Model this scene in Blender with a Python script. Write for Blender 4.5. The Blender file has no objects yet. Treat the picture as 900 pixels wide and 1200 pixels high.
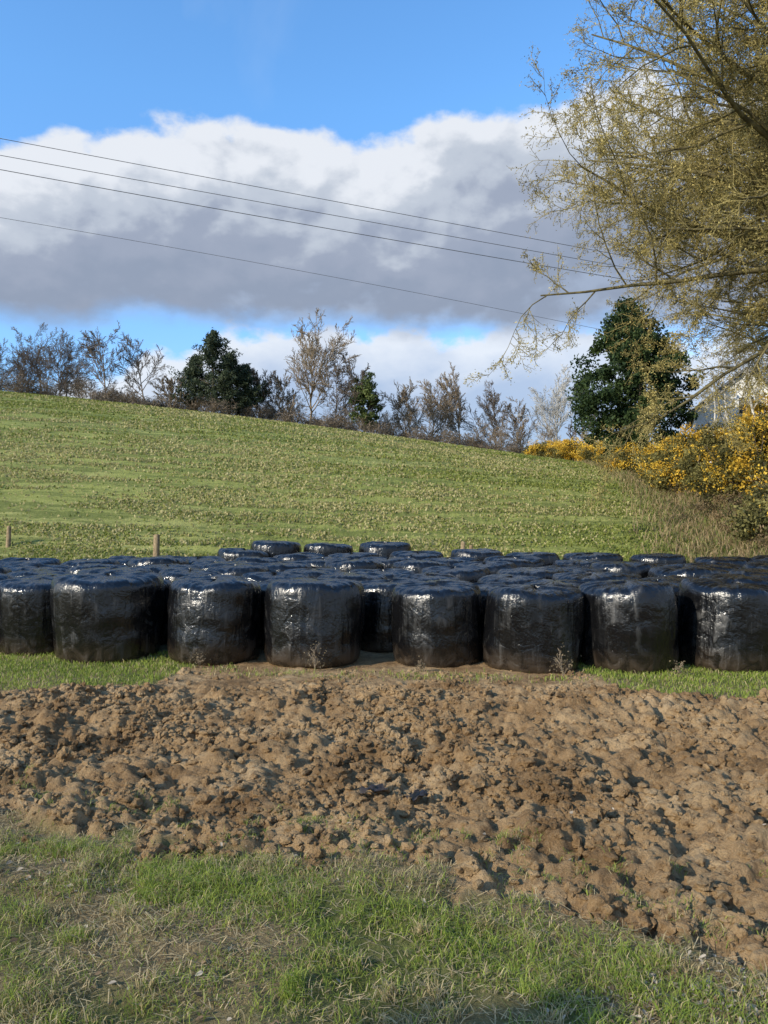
import bpy, math, numpy as np
from mathutils import Vector
rng = np.random.default_rng(7)
scene = bpy.context.scene
scene.view_settings.view_transform = 'Standard'
scene.view_settings.look = 'None'
scene.view_settings.exposure = 0

# ------------------------------------------------------------------ noise
def _h(ix, iy, iz, seed):
    n = (ix.astype(np.int64)*73856093) ^ (iy.astype(np.int64)*19349663) ^ (iz.astype(np.int64)*83492791) ^ (seed*2654435)
    n = (n ^ (n >> 13)) * 1274126177 & 0x7fffffff
    n = (n ^ (n >> 16)) * 668265263 & 0x7fffffff
    return ((n ^ (n >> 15)) & 0xffff) / 65535.0
def vnoise(x, y, z=None, seed=0):
    x = np.asarray(x, float); y = np.asarray(y, float)
    if z is None:
        xi = np.floor(x); yi = np.floor(y); fx = x-xi; fy = y-yi
        fx = fx*fx*(3-2*fx); fy = fy*fy*(3-2*fy); o = np.zeros_like(xi)
        a = _h(xi, yi, o, seed); b = _h(xi+1, yi, o, seed); c = _h(xi, yi+1, o, seed); d = _h(xi+1, yi+1, o, seed)
        return (a*(1-fx)+b*fx)*(1-fy)+(c*(1-fx)+d*fx)*fy
    xi = np.floor(x); yi = np.floor(y); zi = np.floor(z)
    fx = x-xi; fy = y-yi; fz = z-zi
    fx = fx*fx*(3-2*fx); fy = fy*fy*(3-2*fy); fz = fz*fz*(3-2*fz)
    r = 0
    for dz in (0, 1):
        a = _h(xi, yi, zi+dz, seed); b = _h(xi+1, yi, zi+dz, seed); c = _h(xi, yi+1, zi+dz, seed); d = _h(xi+1, yi+1, zi+dz, seed)
        v = (a*(1-fx)+b*fx)*(1-fy)+(c*(1-fx)+d*fx)*fy
        r = r + v*(fz if dz else 1-fz)
    return r
def fbm(x, y, seed=0, oct=4):
    r = 0; a = .5; t = 0
    for i in range(oct):
        r = r + a*vnoise(x*2**i+i*17.3, y*2**i-i*9.1, seed=seed+i); t += a; a *= .5
    return r/t
def clod(x, y, cell, seed, keep=1.0):
    """field of rounded lumps, returns 0..1"""
    gx = np.floor(x/cell); gy = np.floor(y/cell); best = np.zeros_like(x)
    z = np.zeros_like(gx)
    for i in (-1, 0, 1):
        for j in (-1, 0, 1):
            cx = gx+i; cy = gy+j
            px = (cx+_h(cx, cy, z, seed))*cell; py = (cy+_h(cx, cy, z, seed+1))*cell
            rr = cell*(.4+.5*_h(cx, cy, z, seed+2)); k = _h(cx, cy, z, seed+3)
            d2 = ((x-px)**2+(y-py)**2)/rr**2
            v = np.sqrt(np.clip(1-d2, 0, 1))*rr/cell*(k < keep)
            best = np.maximum(best, v)
    return best
def sstep(a, b, x):
    t = np.clip((x-a)/(b-a), 0, 1); return t*t*(3-2*t)

# ------------------------------------------------------------------ mesh helper
def mk(name, V, F, col=None, mat=None, smooth=False, link=True):
    V = np.asarray(V, np.float32); F = np.asarray(F, np.int32)
    me = bpy.data.meshes.new(name); m, k = F.shape
    me.vertices.add(len(V)); me.vertices.foreach_set('co', V.ravel())
    me.loops.add(m*k); me.loops.foreach_set('vertex_index', F.ravel())
    me.polygons.add(m); me.polygons.foreach_set('loop_start', np.arange(m, dtype=np.int32)*k)
    me.update(calc_edges=True)
    me.polygons.foreach_set('use_smooth', np.full(m, smooth))
    if col is not None:
        c = np.ones((len(V), 4), np.float32); c[:, :col.shape[1]] = col
        at = me.color_attributes.new('Col', 'FLOAT_COLOR', 'POINT'); at.data.foreach_set('color', c.ravel())
    if mat: me.materials.append(mat)
    if not link: return me
    ob = bpy.data.objects.new(name, me); scene.collection.objects.link(ob); return ob
def place(name, me, loc, rot=0, s=1.0, parent=None):
    ob = bpy.data.objects.new(name, me); scene.collection.objects.link(ob)
    ob.location = loc; ob.rotation_euler = (0, 0, rot)
    ob.scale = s if hasattr(s, '__len__') else (s, s, s)
    if parent: ob.parent = parent
    return ob

# ------------------------------------------------------------------ terrain
def Hx(x):
    x = np.clip(x, -60, 60)
    return np.maximum(9-.13*x-.0007*x*x, 3.0)
def edge_x(y):   # right-hand hedge line of the field
    return np.interp(y, [5, 14, 20, 30, 45, 60, 90], [9.5, 9.0, 8.8, 11.8, 14.8, 17, 22])
def height(x, y):
    x = np.asarray(x, float); y = np.asarray(y, float)
    t = y-18.5; ts = .5*(t+np.sqrt(t*t+4.0)); s = np.clip(ts/42, 0, 1.75)
    z = Hx(x)*(1.4*s-.4*s*s)
    z = z-np.clip(y-95, 0, 900)*.03
    b = sstep(-.3, 4, x-edge_x(y))*sstep(12, 22, y)*(1-sstep(70, 95, y))
    z = z+1.5*b
    return z
def ylow(x): return np.interp(x, [-4, -2.6, -1.9, -1.2, -.6, 0, .7, 1.3, 2.2, 4], [5.8, 5.3, 5.15, 4.8, 4.6, 4.5, 4.2, 3.95, 3.75, 3.5])
def yhigh(x): return np.interp(x, [-8, -5, -2.9, -2.3, 2.4, 2.9, 4.3, 7], [9.4, 9.5, 9.6, 13, 13, 9.3, 8.75, 8.5])
def soilmask(x, y):
    w = (fbm(x*1.6, y*1.6, 31, 4)-.5)*1.7+(fbm(x*6, y*6, 36, 3)-.5)*.9
    a = sstep(-.25, .25, y-ylow(x)+w*1.0)
    b = sstep(-.25, .25, yhigh(x)-y+w*.5)
    m = a*b
    m = m*sstep(-9, -8, x)*(1-sstep(8, 9, x))
    return m
def micro(x, y, m):
    """fine relief: clods on soil, tussocks on grass"""
    rough = m*(1-.85*sstep(9.0, 10.0, y))
    near = (y < 14)
    wx = x+.10*(fbm(x*5, y*5, 3, 3)-.5); wy = y+.10*(fbm(x*5, y*5, 8, 3)-.5)
    c = .075*clod(wx, wy, .34, 11, .5)+.095*clod(wx, wy, .17, 21, .75)+.07*clod(wx+.03*(vnoise(x*30, y*30, seed=4)-.5), wy, .085, 41, .8)
    c = c*(.4+1.0*fbm(x*.9+5, y*.9, 77, 3))-.075
    c = c+.065*(fbm(x*9, y*9, 51, 5)-.5)+.07*(fbm(x*1.4, y*2.0, 58, 3)-.5)
    for (gx, gy, a, sx, sy) in [(2.4, 8.3, .16, 1.0, .35), (-.75, 7.0, .12, .4, .3), (.25, 6.55, -.17, .42, .3), (.75, 6.9, .08, .3, .25), (2.2, 6.1, -.12, .45, .3), (1.5, 6.5, .10, .4, .3), (-2.3, 7.1, -.08, .6, .3), (.2, 8.9, .08, .5, .25), (-1.3, 5.9, .05, .5, .2), (1.2, 7.7, -.1, .35, .3), (3.3, 7.2, .08, .5, .3), (-1.0, 8.1, -.1, .5, .25), (.9, 8.2, .08, .3, .2)]:
        c = c+a*np.exp(-((x-gx)/sx)**2-((y-gy)/sy)**2)
    g = .10*(fbm(x*1.8, y*1.8, 61, 3)-.5)+.055*(fbm(x*7, y*7, 66, 3)-.5)
    return rough*c+(1-rough)*g*np.where(y > 19, 1.4, np.where(near & (y > 9.0), .5, 1))

def axis(fine0, fine1, step, lo, hi, g):
    a = list(np.arange(fine0, fine1, step)); s = step; v = a[-1]
    while v < hi: s *= g; v += s; a.append(v)
    s = step; v = fine0; pre = []
    while v > lo: s *= g; v -= s; pre.append(v)
    return np.array(pre[::-1]+a)
X = axis(-4.6, 4.6, .023, -420, 420, 1.022)
ya = list(np.arange(2.5, 7.0, .018))+list(np.arange(7.0, 10.3, .026)); s = .026; v = 2.5; pre = []
while v > -60: s *= 1.08; v -= s; pre.append(v)
v = ya[-1]; s = .028
while v < 800: s *= 1.02; v += s; ya.append(v)
Yv = np.array(pre[::-1]+ya)
GX, GY = np.meshgrid(X, Yv)
GX = GX.ravel(); GY = GY.ravel()
SM = soilmask(GX, GY); MI = micro(GX, GY, SM)
fade = 1-sstep(80, 110, np.abs(GY))*1
GZ = height(GX, GY)+MI*fade
bank = sstep(-1.6, 1.0, GX-edge_x(GY)+2*(fbm(GX*.5, GY*.5, 91, 3)-.5))*sstep(13, 17, GY)
dry = fbm(GX*1.1, GY*1.1, 71, 4)
COL = np.stack([SM, dry, bank], 1)
nx = len(X); ny = len(Yv)
split = int(np.searchsorted(Yv, 19.6))
def sheet(name, r0, r1, mat):
    V = np.stack([GX, GY, GZ], 1).reshape(ny, nx, 3)[r0:r1+1].reshape(-1, 3)
    C = COL.reshape(ny, nx, 3)[r0:r1+1].reshape(-1, 3)
    n = r1-r0+1
    i = np.arange(n-1)[:, None]*nx+np.arange(nx-1)[None]
    i = i.ravel(); F = np.stack([i, i+1, i+1+nx, i+nx], 1)
    return mk(name, V, F, C, mat, True)

# ------------------------------------------------------------------ materials
def newmat(name):
    m = bpy.data.materials.new(name); m.use_nodes = True
    nt = m.node_tree; nt.nodes.clear(); return m, nt
class N:
    def __init__(s, nt): s.nt = nt
    def add(s, t, **k):
        n = s.nt.nodes.new(t)
        for a, b in k.items(): setattr(n, a, b)
        return n
    def link(s, a, b): s.nt.links.new(a, b)
    def setin(s, n, i, v):
        if hasattr(v, 'is_output'): s.link(v, n.inputs[i])
        else: n.inputs[i].default_value = v
    def math(s, op, a, b=0.0, c=None, clamp=False):
        n = s.add('ShaderNodeMath', operation=op, use_clamp=clamp); s.setin(n, 0, a); s.setin(n, 1, b)
        if c is not None: s.setin(n, 2, c)
        return n.outputs[0]
    def noise(s, vec, scale, detail=4, rough=.5, dist=0.0):
        n = s.add('ShaderNodeTexNoise'); n.inputs['Scale'].default_value = scale
        n.inputs['Detail'].default_value = detail; n.inputs['Roughness'].default_value = rough
        n.inputs['Distortion'].default_value = dist
        if vec is not None: s.link(vec, n.inputs['Vector'])
        return n.outputs[0]
    def ramp(s, f, stops, interp='LINEAR'):
        n = s.add('ShaderNodeValToRGB'); cr = n.color_ramp; cr.interpolation = interp
        while len(cr.elements) < len(stops): cr.elements.new(.5)
        for e, (p, c) in zip(cr.elements, stops):
            e.position = p
        for e, (p, c) in zip(cr.elements, stops):
            e.color = (c[0], c[1], c[2], 1) if hasattr(c, '__len__') else (c, c, c, 1)
        s.link(f, n.inputs[0]); return n.outputs[0]
    def mix(s, f, a, b, t='MIX'):
        n = s.add('ShaderNodeMix', data_type='RGBA', blend_type=t)
        s.setin(n, 0, f)
        for i, v in ((6, a), (7, b)):
            if hasattr(v, 'is_output'): s.link(v, n.inputs[i])
            else: n.inputs[i].default_value = (*v, 1)
        return n.outputs[2]
    def mrange(s, v, a, b, c=0.0, d=1.0, smooth=False):
        n = s.add('ShaderNodeMapRange')
        if smooth: n.interpolation_type = 'SMOOTHSTEP'
        s.setin(n, 0, v)
        for i, q in ((1, a), (2, b), (3, c), (4, d)): n.inputs[i].default_value = q
        return n.outputs[0]
    def bump(s, h, strength, dist):
        n = s.add('ShaderNodeBump'); n.inputs['Strength'].default_value = strength; n.inputs['Distance'].default_value = dist
        s.link(h, n.inputs['Height']); return n.outputs[0]
    def principled(s, col, rough=.8, normal=None, spec=.3):
        n = s.add('ShaderNodeBsdfPrincipled')
        if hasattr(col, 'is_output'): s.link(col, n.inputs['Base Color'])
        else: n.inputs['Base Color'].default_value = (*col, 1)
        s.setin(n, 'Roughness', rough); n.inputs['Specular IOR Level'].default_value = spec
        if normal is not None: s.link(normal, n.inputs['Normal'])
        return n
    def out(s, sh):
        o = s.add('ShaderNodeOutputMaterial'); s.link(sh, o.inputs[0])

def soil_nodes(n, P):
    n1 = n.noise(P, 1.3, 6, .62); n2 = n.noise(P, 11, 6, .68); n3 = n.noise(P, 55, 6, .75)
    soil = n.ramp(n1, [(.34, (.22, .132, .06)), (.46, (.37, .234, .113)), (.58, (.49, .33, .17)), (.7, (.57, .40, .22))])
    soil = n.mix(n.mrange(n2, .48, .64, 0, .68), soil, (.17, .10, .047))
    soil = n.mix(n.mrange(n3, .52, .72, 0, .5), soil, (.62, .45, .265))
    return soil, n2, n3
def ground_mat():
    m, nt = newmat('ground_grass_and_soil'); n = N(nt)
    at = n.add('ShaderNodeAttribute', attribute_name='Col'); sp = n.add('ShaderNodeSeparateColor'); n.link(at.outputs['Color'], sp.inputs[0])
    g = n.add('ShaderNodeNewGeometry'); P = g.outputs['Position']
    n0 = n.noise(P, .12, 4, .55)
    soil, n2, n3 = soil_nodes(n, P)
    gr = n.ramp(n2, [(.3, (.08, .10, .03)), (.5, (.17, .18, .055)), (.7, (.28, .26, .10))])
    dryc = n.ramp(n3, [(.3, (.13, .095, .05)), (.6, (.38, .29, .15))])
    yy = n.add('ShaderNodeSeparateXYZ'); n.link(P, yy.inputs[0])
    far = n.mrange(yy.outputs[1], 17, 22, 0, 1)
    hillc = n.ramp(n0, [(.35, (.24, .265, .06)), (.55, (.33, .34, .09)), (.7, (.41, .385, .135))])
    mp = n.add('ShaderNodeMapping'); n.link(P, mp.inputs[0]); mp.inputs['Scale'].default_value = (.16, 1.7, 1); mp.inputs['Rotation'].default_value = (0, 0, .14)
    hs = n.noise(mp.outputs[0], .8, 6, .74)
    hillc = n.mix(n.mrange(hs, .45, .56, 0, .85), hillc, (.14, .165, .038))
    hillc = n.mix(n.mrange(n2, .5, .7, 0, .4), hillc, (.45, .40, .18))
    near = n.mix(n.mrange(sp.outputs[1], .36, .52), gr, dryc)
    grass = n.mix(far, near, hillc)
    bk = n.ramp(n2, [(.3, (.09, .075, .03)), (.5, (.23, .19, .075)), (.7, (.38, .3, .14))])
    grass = n.mix(sp.outputs[2], grass, bk)
    c = n.mix(sp.outputs[0], grass, soil)
    hgt = n.math('ADD', n.math('MULTIPLY', n2, 1.0), n.math('MULTIPLY', n3, .6))
    b = n.bump(hgt, 1.0, .06)
    n.out(n.principled(c, .92, b, .12).outputs[0]); return m
GM = ground_mat()
sheet('ground', 0, split, GM)
sheet('grass_hill', split, ny-1, GM)

def soil_mat():
    m, nt = newmat('clod_soil'); n = N(nt)
    P = n.add('ShaderNodeNewGeometry').outputs['Position']
    c, n2, n3 = soil_nodes(n, P); n4 = n.noise(P, 28, 5, .75)
    n.out(n.principled(c, .95, n.bump(n.math('ADD', n4, n.math('MULTIPLY', n3, .6)), 1.0, .045), .1).outputs[0]); return m
def leaf_mat(name, trans=.3, rough=.7):
    m, nt = newmat(name); n = N(nt)
    at = n.add('ShaderNodeAttribute', attribute_name='Col')
    p = n.principled(at.outputs['Color'], rough, None, .25)
    t = n.add('ShaderNodeBsdfTranslucent'); n.link(at.outputs['Color'], t.inputs[0])
    mx = n.add('ShaderNodeMixShader'); mx.inputs[0].default_value = trans
    n.link(p.outputs[0], mx.inputs[1]); n.link(t.outputs[0], mx.inputs[2]); n.out(mx.outputs[0]); return m
def bark_mat(name, a, b, scale=6):
    m, nt = newmat(name); n = N(nt)
    P = n.add('ShaderNodeNewGeometry').outputs['Position']
    n1 = n.noise(P, scale, 5, .6)
    n.out(n.principled(n.ramp(n1, [(.35, a), (.65, b)]), .9, n.bump(n1, .5, .03), .15).outputs[0]); return m
LEAF = leaf_mat('foliage', .25); GRASSM = leaf_mat('grass_blades', .35, .55)
SOILM = soil_mat()

# ------------------------------------------------------------------ soil clods
def ico(sub):
    import bmesh
    bm = bmesh.new(); bmesh.ops.create_icosphere(bm, subdivisions=sub, radius=1)
    V = np.array([v.co[:] for v in bm.verts]); F = np.array([[v.index for v in f.verts] for f in bm.faces]); bm.free(); return V, F
def clods(n, seed, sub, smin, smax, pw, dens=1.0):
    IV, IF = ico(sub)
    r = np.random.default_rng(seed)
    x = r.uniform(-6, 6, n); y = 3.4+r.random(n)*7.2
    sm = soilmask(x, y); k = (sm > .3+.5*r.random(n)) & (r.random(n) < dens*(.2+1.05*sstep(.38, .62, fbm(x*1.3, y*1.3, 15, 3)))) & ((y < 9.6) | (r.random(n) < .2)); x = x[k]; y = y[k]; n = len(x)
    s = smin+(smax-smin)*r.random(n)**pw
    z = height(x, y)+micro(x, y, soilmask(x, y))
    sc = s[:, None]*r.uniform(.6, 1.35, (n, 3))*np.array([1, 1, .8])
    off = r.uniform(0, 100, (n, 3))
    q = IV[None]*1.3+off[:, None]
    d = .25+1.0*vnoise(q[..., 0], q[..., 1], q[..., 2], 5)
    q = IV[None]*3.2+off[:, None]; d = d+.8*np.abs(vnoise(q[..., 0], q[..., 1], q[..., 2], 6)-.4)+.15
    if sub > 2: q = IV[None]*7+off[:, None]; d = d+.4*(vnoise(q[..., 0], q[..., 1], q[..., 2], 7)-.5)
    V = IV[None]*sc[:, None, :]*d[..., None]
    a = r.uniform(0, 6.28, n); ca = np.cos(a)[:, None]; sa = np.sin(a)[:, None]
    V = np.stack([V[..., 0]*ca-V[..., 1]*sa, V[..., 0]*sa+V[..., 1]*ca, V[..., 2]], -1)
    V = V+np.stack([x, y, z+s*.15], 1)[:, None]
    F = IF[None]+(np.arange(n)*len(IV))[:, None, None]
    return V.reshape(-1, 3), F.reshape(-1, 3), np.zeros((len(x)*len(IV), 3))
def join(parts):
    Vs, Fs, Cs, o = [], [], [], 0
    for v, f, c in parts: Vs.append(v); Fs.append(f+o); Cs.append(c); o += len(v)
    return np.concatenate(Vs), np.concatenate(Fs), np.concatenate(Cs)
V, F, C = join([clods(50000, 3, 2, .007, .036, 1.9), clods(2000, 4, 3, .032, .072, 2.1, .8)])
mk('soil_clods', V, F, None, SOILM, False)

# ------------------------------------------------------------------ grass blades
def blades(x, y, z, h, w, lean, col, r):
    n = len(x); a = r.uniform(0, 2*np.pi, n); b = r.uniform(0, 2*np.pi, n)
    ux, uy = np.cos(a)*w/2, np.sin(a)*w/2; lx, ly = np.cos(b)*lean*h, np.sin(b)*lean*h
    B = np.stack([x, y, z], 1); U = np.stack([ux, uy, 0*ux], 1)
    M = B+np.stack([lx*.3, ly*.3, h*.6], 1); T = B+np.stack([lx, ly, h*(1-.25*lean)], 1)
    V = np.stack([B-U, B+U, M-U*.75, M+U*.75, T], 1).reshape(-1, 3)
    o = (np.arange(n)*5)[:, None, None]
    F = (np.array([[0, 1, 3], [0, 3, 2], [2, 3, 4]])[None]+o).reshape(-1, 3)
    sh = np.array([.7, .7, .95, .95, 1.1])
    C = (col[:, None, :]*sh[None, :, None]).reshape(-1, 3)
    return V, F, C
def grass_color(x, y, r, green, n, g0=(.17, .25, .035), g1=(.40, .46, .085), d0=(.32, .25, .12), d1=(.70, .57, .31)):
    t = r.random((n, 1)); isg = (r.random(n) < green)[:, None]
    G = np.array(g0)*(1-t)+np.array(g1)*t; D = np.array(d0)*(1-t)+np.array(d1)*t
    return np.where(isg, G, D)
r = np.random.default_rng(5)
parts = []
n = 190000
x = r.uniform(-3.8, 3.8, n); y = 2.3+r.random(n)*3.8
sm = soilmask(x, y); dn = fbm(x*2.6, y*2.6, 101, 4); gp = fbm(x*.9+3, y*1.3, 101, 3)
strip = np.exp(-((y-(ylow(x)-.42))/.30)**2)*sstep(-2.0, -1.1, x)*(1-sstep(.8, 1.6, x))
dens = (.10+.95*sstep(.45, .6, dn)+1.2*strip*sstep(.3, .5, fbm(x*4, y*4, 107, 2)))*(1-sm)**1.3
k = r.random(n) < dens/1.5
x, y, dn, gp, strip = x[k], y[k], dn[k], gp[k], strip[k]; n = len(x)
green = np.clip(.40+2.6*(gp-.48)+.7*strip, .1, .95)
z = height(x, y)+micro(x, y, soilmask(x, y))-.004
h = (.016+.045*r.random(n)**1.6)*(.5+.9*dn+1.0*strip)
c = grass_color(x, y, r, green, n)
lean = r.uniform(.3, 1.6, n)
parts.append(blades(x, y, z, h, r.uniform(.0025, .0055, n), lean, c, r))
m_ = 110; cx = r.uniform(-3.5, 3.2, m_); cy = ylow(cx)+r.uniform(-.1, .9, m_)**1; k = 40
x = (cx[:, None]+r.normal(0, .035, (m_, k))).ravel(); y = (cy[:, None]+r.normal(0, .035, (m_, k))).ravel(); n = len(x)
z = height(x, y)+micro(x, y, soilmask(x, y))-.004
parts.append(blades(x, y, z, r.uniform(.02, .07, n), r.uniform(.003, .006, n), r.uniform(.4, 1.6, n), grass_color(x, y, r, np.full(n, .6), n), r))
m_ = 480; cx = r.uniform(-3.2, 3.0, m_); cy = r.uniform(2.5, 5.0, m_); kk = (soilmask(cx, cy) < .3) & (r.random(m_) < .12+sstep(.42, .6, fbm(cx, cy*1.3, 411, 3))); cx, cy = cx[kk], cy[kk]; m_ = len(cx); k = 100
sp_ = r.uniform(.025, .07, (m_, 1)); x = (cx[:, None]+r.normal(0, 1, (m_, k))*sp_).ravel(); y = (cy[:, None]+r.normal(0, 1, (m_, k))*sp_).ravel(); n = len(x)
gg = np.repeat(np.clip(r.normal(.55, .4, m_), .05, .95), k)
z = height(x, y)+micro(x, y, soilmask(x, y))-.004
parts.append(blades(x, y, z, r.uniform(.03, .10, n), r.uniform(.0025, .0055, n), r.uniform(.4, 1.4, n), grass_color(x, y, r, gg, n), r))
n = 70000
x = r.uniform(-7.5, 7.5, n); y = r.uniform(8.3, 12, n); sm = soilmask(x, y)
k = r.random(n) < (1-sm)*.9+.0; x, y = x[k], y[k]; n = len(x)
z = height(x, y)+micro(x, y, soilmask(x, y))-.005
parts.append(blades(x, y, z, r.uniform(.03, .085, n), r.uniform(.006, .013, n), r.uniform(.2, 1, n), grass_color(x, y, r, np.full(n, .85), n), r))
n = 5000; x = r.uniform(-7, 7, n); y = 10.2-.06*x+r.normal(0, .16, n)+.35*(x < -2); kk = r.random(n) < sstep(.4, .6, fbm(x*1.5, y*1.5, 555, 2))+.15; x, y = x[kk], y[kk]; n = len(x); z = height(x, y)
parts.append(blades(x, y, z, r.uniform(.02, .08, n), r.uniform(.006, .013, n), r.uniform(.2, 1, n), grass_color(x, y, r, np.full(n, .6), n), r))
V, F, C = join(parts); mk('meadow_grass', V, F, C, GRASSM)
n = 24000
x = r.uniform(-3.4, 3.4, n); y = 2.4+r.random(n)*3.4; k = r.random(n) < (1-soilmask(x, y))*sstep(.28, .58, fbm(x*1.5, y*1.5, 133, 3)); x, y = x[k], y[k]; n = len(x)
z = height(x, y)+micro(x, y, soilmask(x, y))+.01
a = r.uniform(0, 6.28, n); L = r.uniform(.02, .09, n); w = .002
d = np.stack([np.cos(a)*L, np.sin(a)*L, r.uniform(-.01, .025, n)], 1); u = np.stack([-np.sin(a)*w, np.cos(a)*w, 0*a], 1)
B = np.stack([x, y, z], 1)
V = np.stack([B-u, B+u, B+d+u, B+d-u], 1).reshape(-1, 3); F = np.arange(n*4).reshape(-1, 4)
C = np.repeat(np.array([.64, .49, .26])*r.uniform(.35, 1.15, (n, 1)), 4, 0)
mk('straw_litter', V, F, C, LEAF)
def leaves(n, seed, xr, yr, wfun, pale=.3):
    r = np.random.default_rng(seed)
    x = r.uniform(*xr, n); y = r.uniform(*yr, n); k = r.random(n) < wfun(x, y); x, y = x[k], y[k]; n = len(x)
    z = height(x, y)+micro(x, y, soilmask(x, y))+.014
    a = r.uniform(0, 6.28, n); s = r.uniform(.007, .021, n)
    t = r.uniform(-.6, .6, (n, 2)); cu = r.uniform(.1, .6, n)
    def P(u, v, c):
        px = (u*np.cos(a)-v*np.sin(a))*s; py = (u*np.sin(a)+v*np.cos(a))*s
        return np.stack([x+px, y+py, z+px*t[:, 0]+py*t[:, 1]+c*cu*s], 1)
    pts = [P(-1, 0, 0), P(-.3, -.55, .6), P(.5, -.4, .6), P(1.1, 0, .1), P(.5, .4, .6), P(-.3, .55, .6), P(.1, 0, 0)]
    V = np.stack(pts, 1).reshape(-1, 3)
    T = np.array([[0, 1, 6], [1, 2, 6], [2, 3, 6], [3, 4, 6], [4, 5, 6], [5, 0, 6]])
    F = (T[None]+(np.arange(n)*7)[:, None, None]).reshape(-1, 3)
    base = np.where(r.random((n, 1)) < pale, [[.50, .42, .31]], [[.30, .20, .11]])*r.uniform(.5, 1.15, (n, 1))
    return V, F, np.repeat(base, 7, 0)
V, F, C = join([leaves(1300, 1, (-3.2, 3.2), (2.5, 5.2), lambda x, y: (.1+.9*sstep(.5, .65, fbm(x*1.2, y*1.2, 201, 3))), .25),
                leaves(2600, 2, (.7, 2.6), (2.5, 3.7), lambda x, y: np.exp(-((x-1.5)/.5)**2-((y-3.3)/.25)**2), .75),
                leaves(500, 5, (-2.4, -1.2), (4.0, 4.8), lambda x, y: np.exp(-((x+1.8)/.4)**2-((y-4.4)/.2)**2), .4),
                leaves(200, 4, (-4, 4), (5, 9), lambda x, y: .4+0*x, .3)])
mk('fallen_leaves', V, F, C, LEAF)

n = 300000
y = 19+ (r.random(n)**1.35)*56; x = r.uniform(-.62, .58, n)*y
k = (x < edge_x(y)+.5) & (r.random(n) < .08+1.05*sstep(.42, .57, fbm(x*.3+y*.07, y*1.6, 301, 4))); x, y = x[k], y[k]; n = len(x)
z = height(x, y)+micro(x, y, 0*x)
sc = (.55+y/45)
c = grass_color(x, y, r, np.clip(.5+1.6*(fbm(x*.12, y*.2, 303, 3)-.5)+.25*sstep(4, 12, x), .2, .95), n, (.155, .195, .035), (.33, .35, .08), (.38, .34, .13), (.58, .50, .24))
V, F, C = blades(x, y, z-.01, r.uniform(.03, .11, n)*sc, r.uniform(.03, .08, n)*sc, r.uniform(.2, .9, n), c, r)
mk('hill_grass_tufts', V, F, C, GRASSM)
n = 90000
y = r.uniform(16, 62, n); x = edge_x(y)+r.uniform(-2.4, 6, n); k = r.random(n) < sstep(-2.4, .5, x-edge_x(y))*.9+.05; x, y = x[k], y[k]; n = len(x)
z = height(x, y)
c = grass_color(x, y, r, np.full(n, .35), n, (.12, .15, .035), (.24, .27, .07), (.28, .2, .1), (.50, .38, .2))
V, F, C = blades(x, y, z, r.uniform(.12, .5, n), r.uniform(.015, .04, n), r.uniform(.2, .9, n), c, r)
mk('bank_dry_grass', V, F, C, GRASSM)

# ------------------------------------------------------------------ bales
def bale_mesh(seed):
    r = np.random.default_rng(seed)
    R = .68; Ht = 1.2
    prof = np.array([(0.002, .03), (.5, .01), (.57, 0), (.64, .012), (.67, .05), (.685, .2), (.69, .4), (.692, .6), (.69, .8), (.685, .95), (.675, 1.06), (.65, 1.115), (.59, 1.15), (.45, 1.168), (.25, 1.178), (.002, 1.18)])
    prof[:, 0] *= R/.69
    d = np.r_[0, np.cumsum(np.hypot(*np.diff(prof, axis=0).T))]
    K = 84; t = np.linspace(0, d[-1], K); pr = np.interp(t, d, prof[:, 0]); pz = np.interp(t, d, prof[:, 1])
    for _ in range(2):
        pr[1:-1] = (pr[:-2]+2*pr[1:-1]+pr[2:])/4; pz[1:-1] = (pz[:-2]+2*pz[1:-1]+pz[2:])/4
    S = 176; th = np.linspace(0, 2*np.pi, S, endpoint=False)
    TH, PR = np.meshgrid(th, pr); _, PZ = np.meshgrid(th, pz)
    cx, sy = np.cos(TH), np.sin(TH); o = seed*13.7
    low = vnoise(cx*1.1+o, sy*1.1, PZ*1.1, 1)-.5
    mid = vnoise(cx*2.6+o, sy*2.6, PZ*1.6, 2)-.5
    vert = vnoise(cx*8+o, sy*8, PZ*.8, 3)-.5
    vert2 = vnoise(cx*24+o, sy*24, PZ*1.6, 4)-.5
    side = sstep(.3, .6, PR)
    top = sstep(1.0, 1.13, PZ)*sstep(.2, .45, PR)
    pleat = (vnoise(cx*9+o, sy*9, PR*3, 6)-.5)*.03+(vnoise(cx*24+o, sy*24, PR*5, 7)-.5)*.022
    sag = np.sin(PZ*16+3*mid+2*low+o)*.005*sstep(.35, .7, vnoise(cx*2+o, sy*2, PZ, 12))
    dr = side*(low*.11+mid*.04+vert*.014+vert2*.004+sag)
    Rn = PR+dr*np.clip(PR/.4, 0, 1)
    a1 = r.uniform(0, 3.14); sx = np.zeros_like(PR)
    for q in range(7):
        a = a1+q*.48; u = PR*np.cos(TH-a)+.03*low
        sx = np.maximum(sx, (.005+.002*q)*sstep(.30, .285, np.abs(u)))
    Z = PZ+sstep(1.0, 1.15, PZ)*(low*.08+mid*.05+sx)+pleat*top
    V = np.stack([Rn*cx*1.0, Rn*sy, Z], -1).reshape(-1, 3)
    i = np.arange(K-1)[:, None]*S+np.arange(S)[None]; j = np.arange(K-1)[:, None]*S+(np.arange(S)[None]+1) % S
    F = np.stack([i.ravel(), j.ravel(), j.ravel()+S, i.ravel()+S], 1)
    return mk('silage_bale_mesh', V, F, None, BALE, True, link=False)
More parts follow.
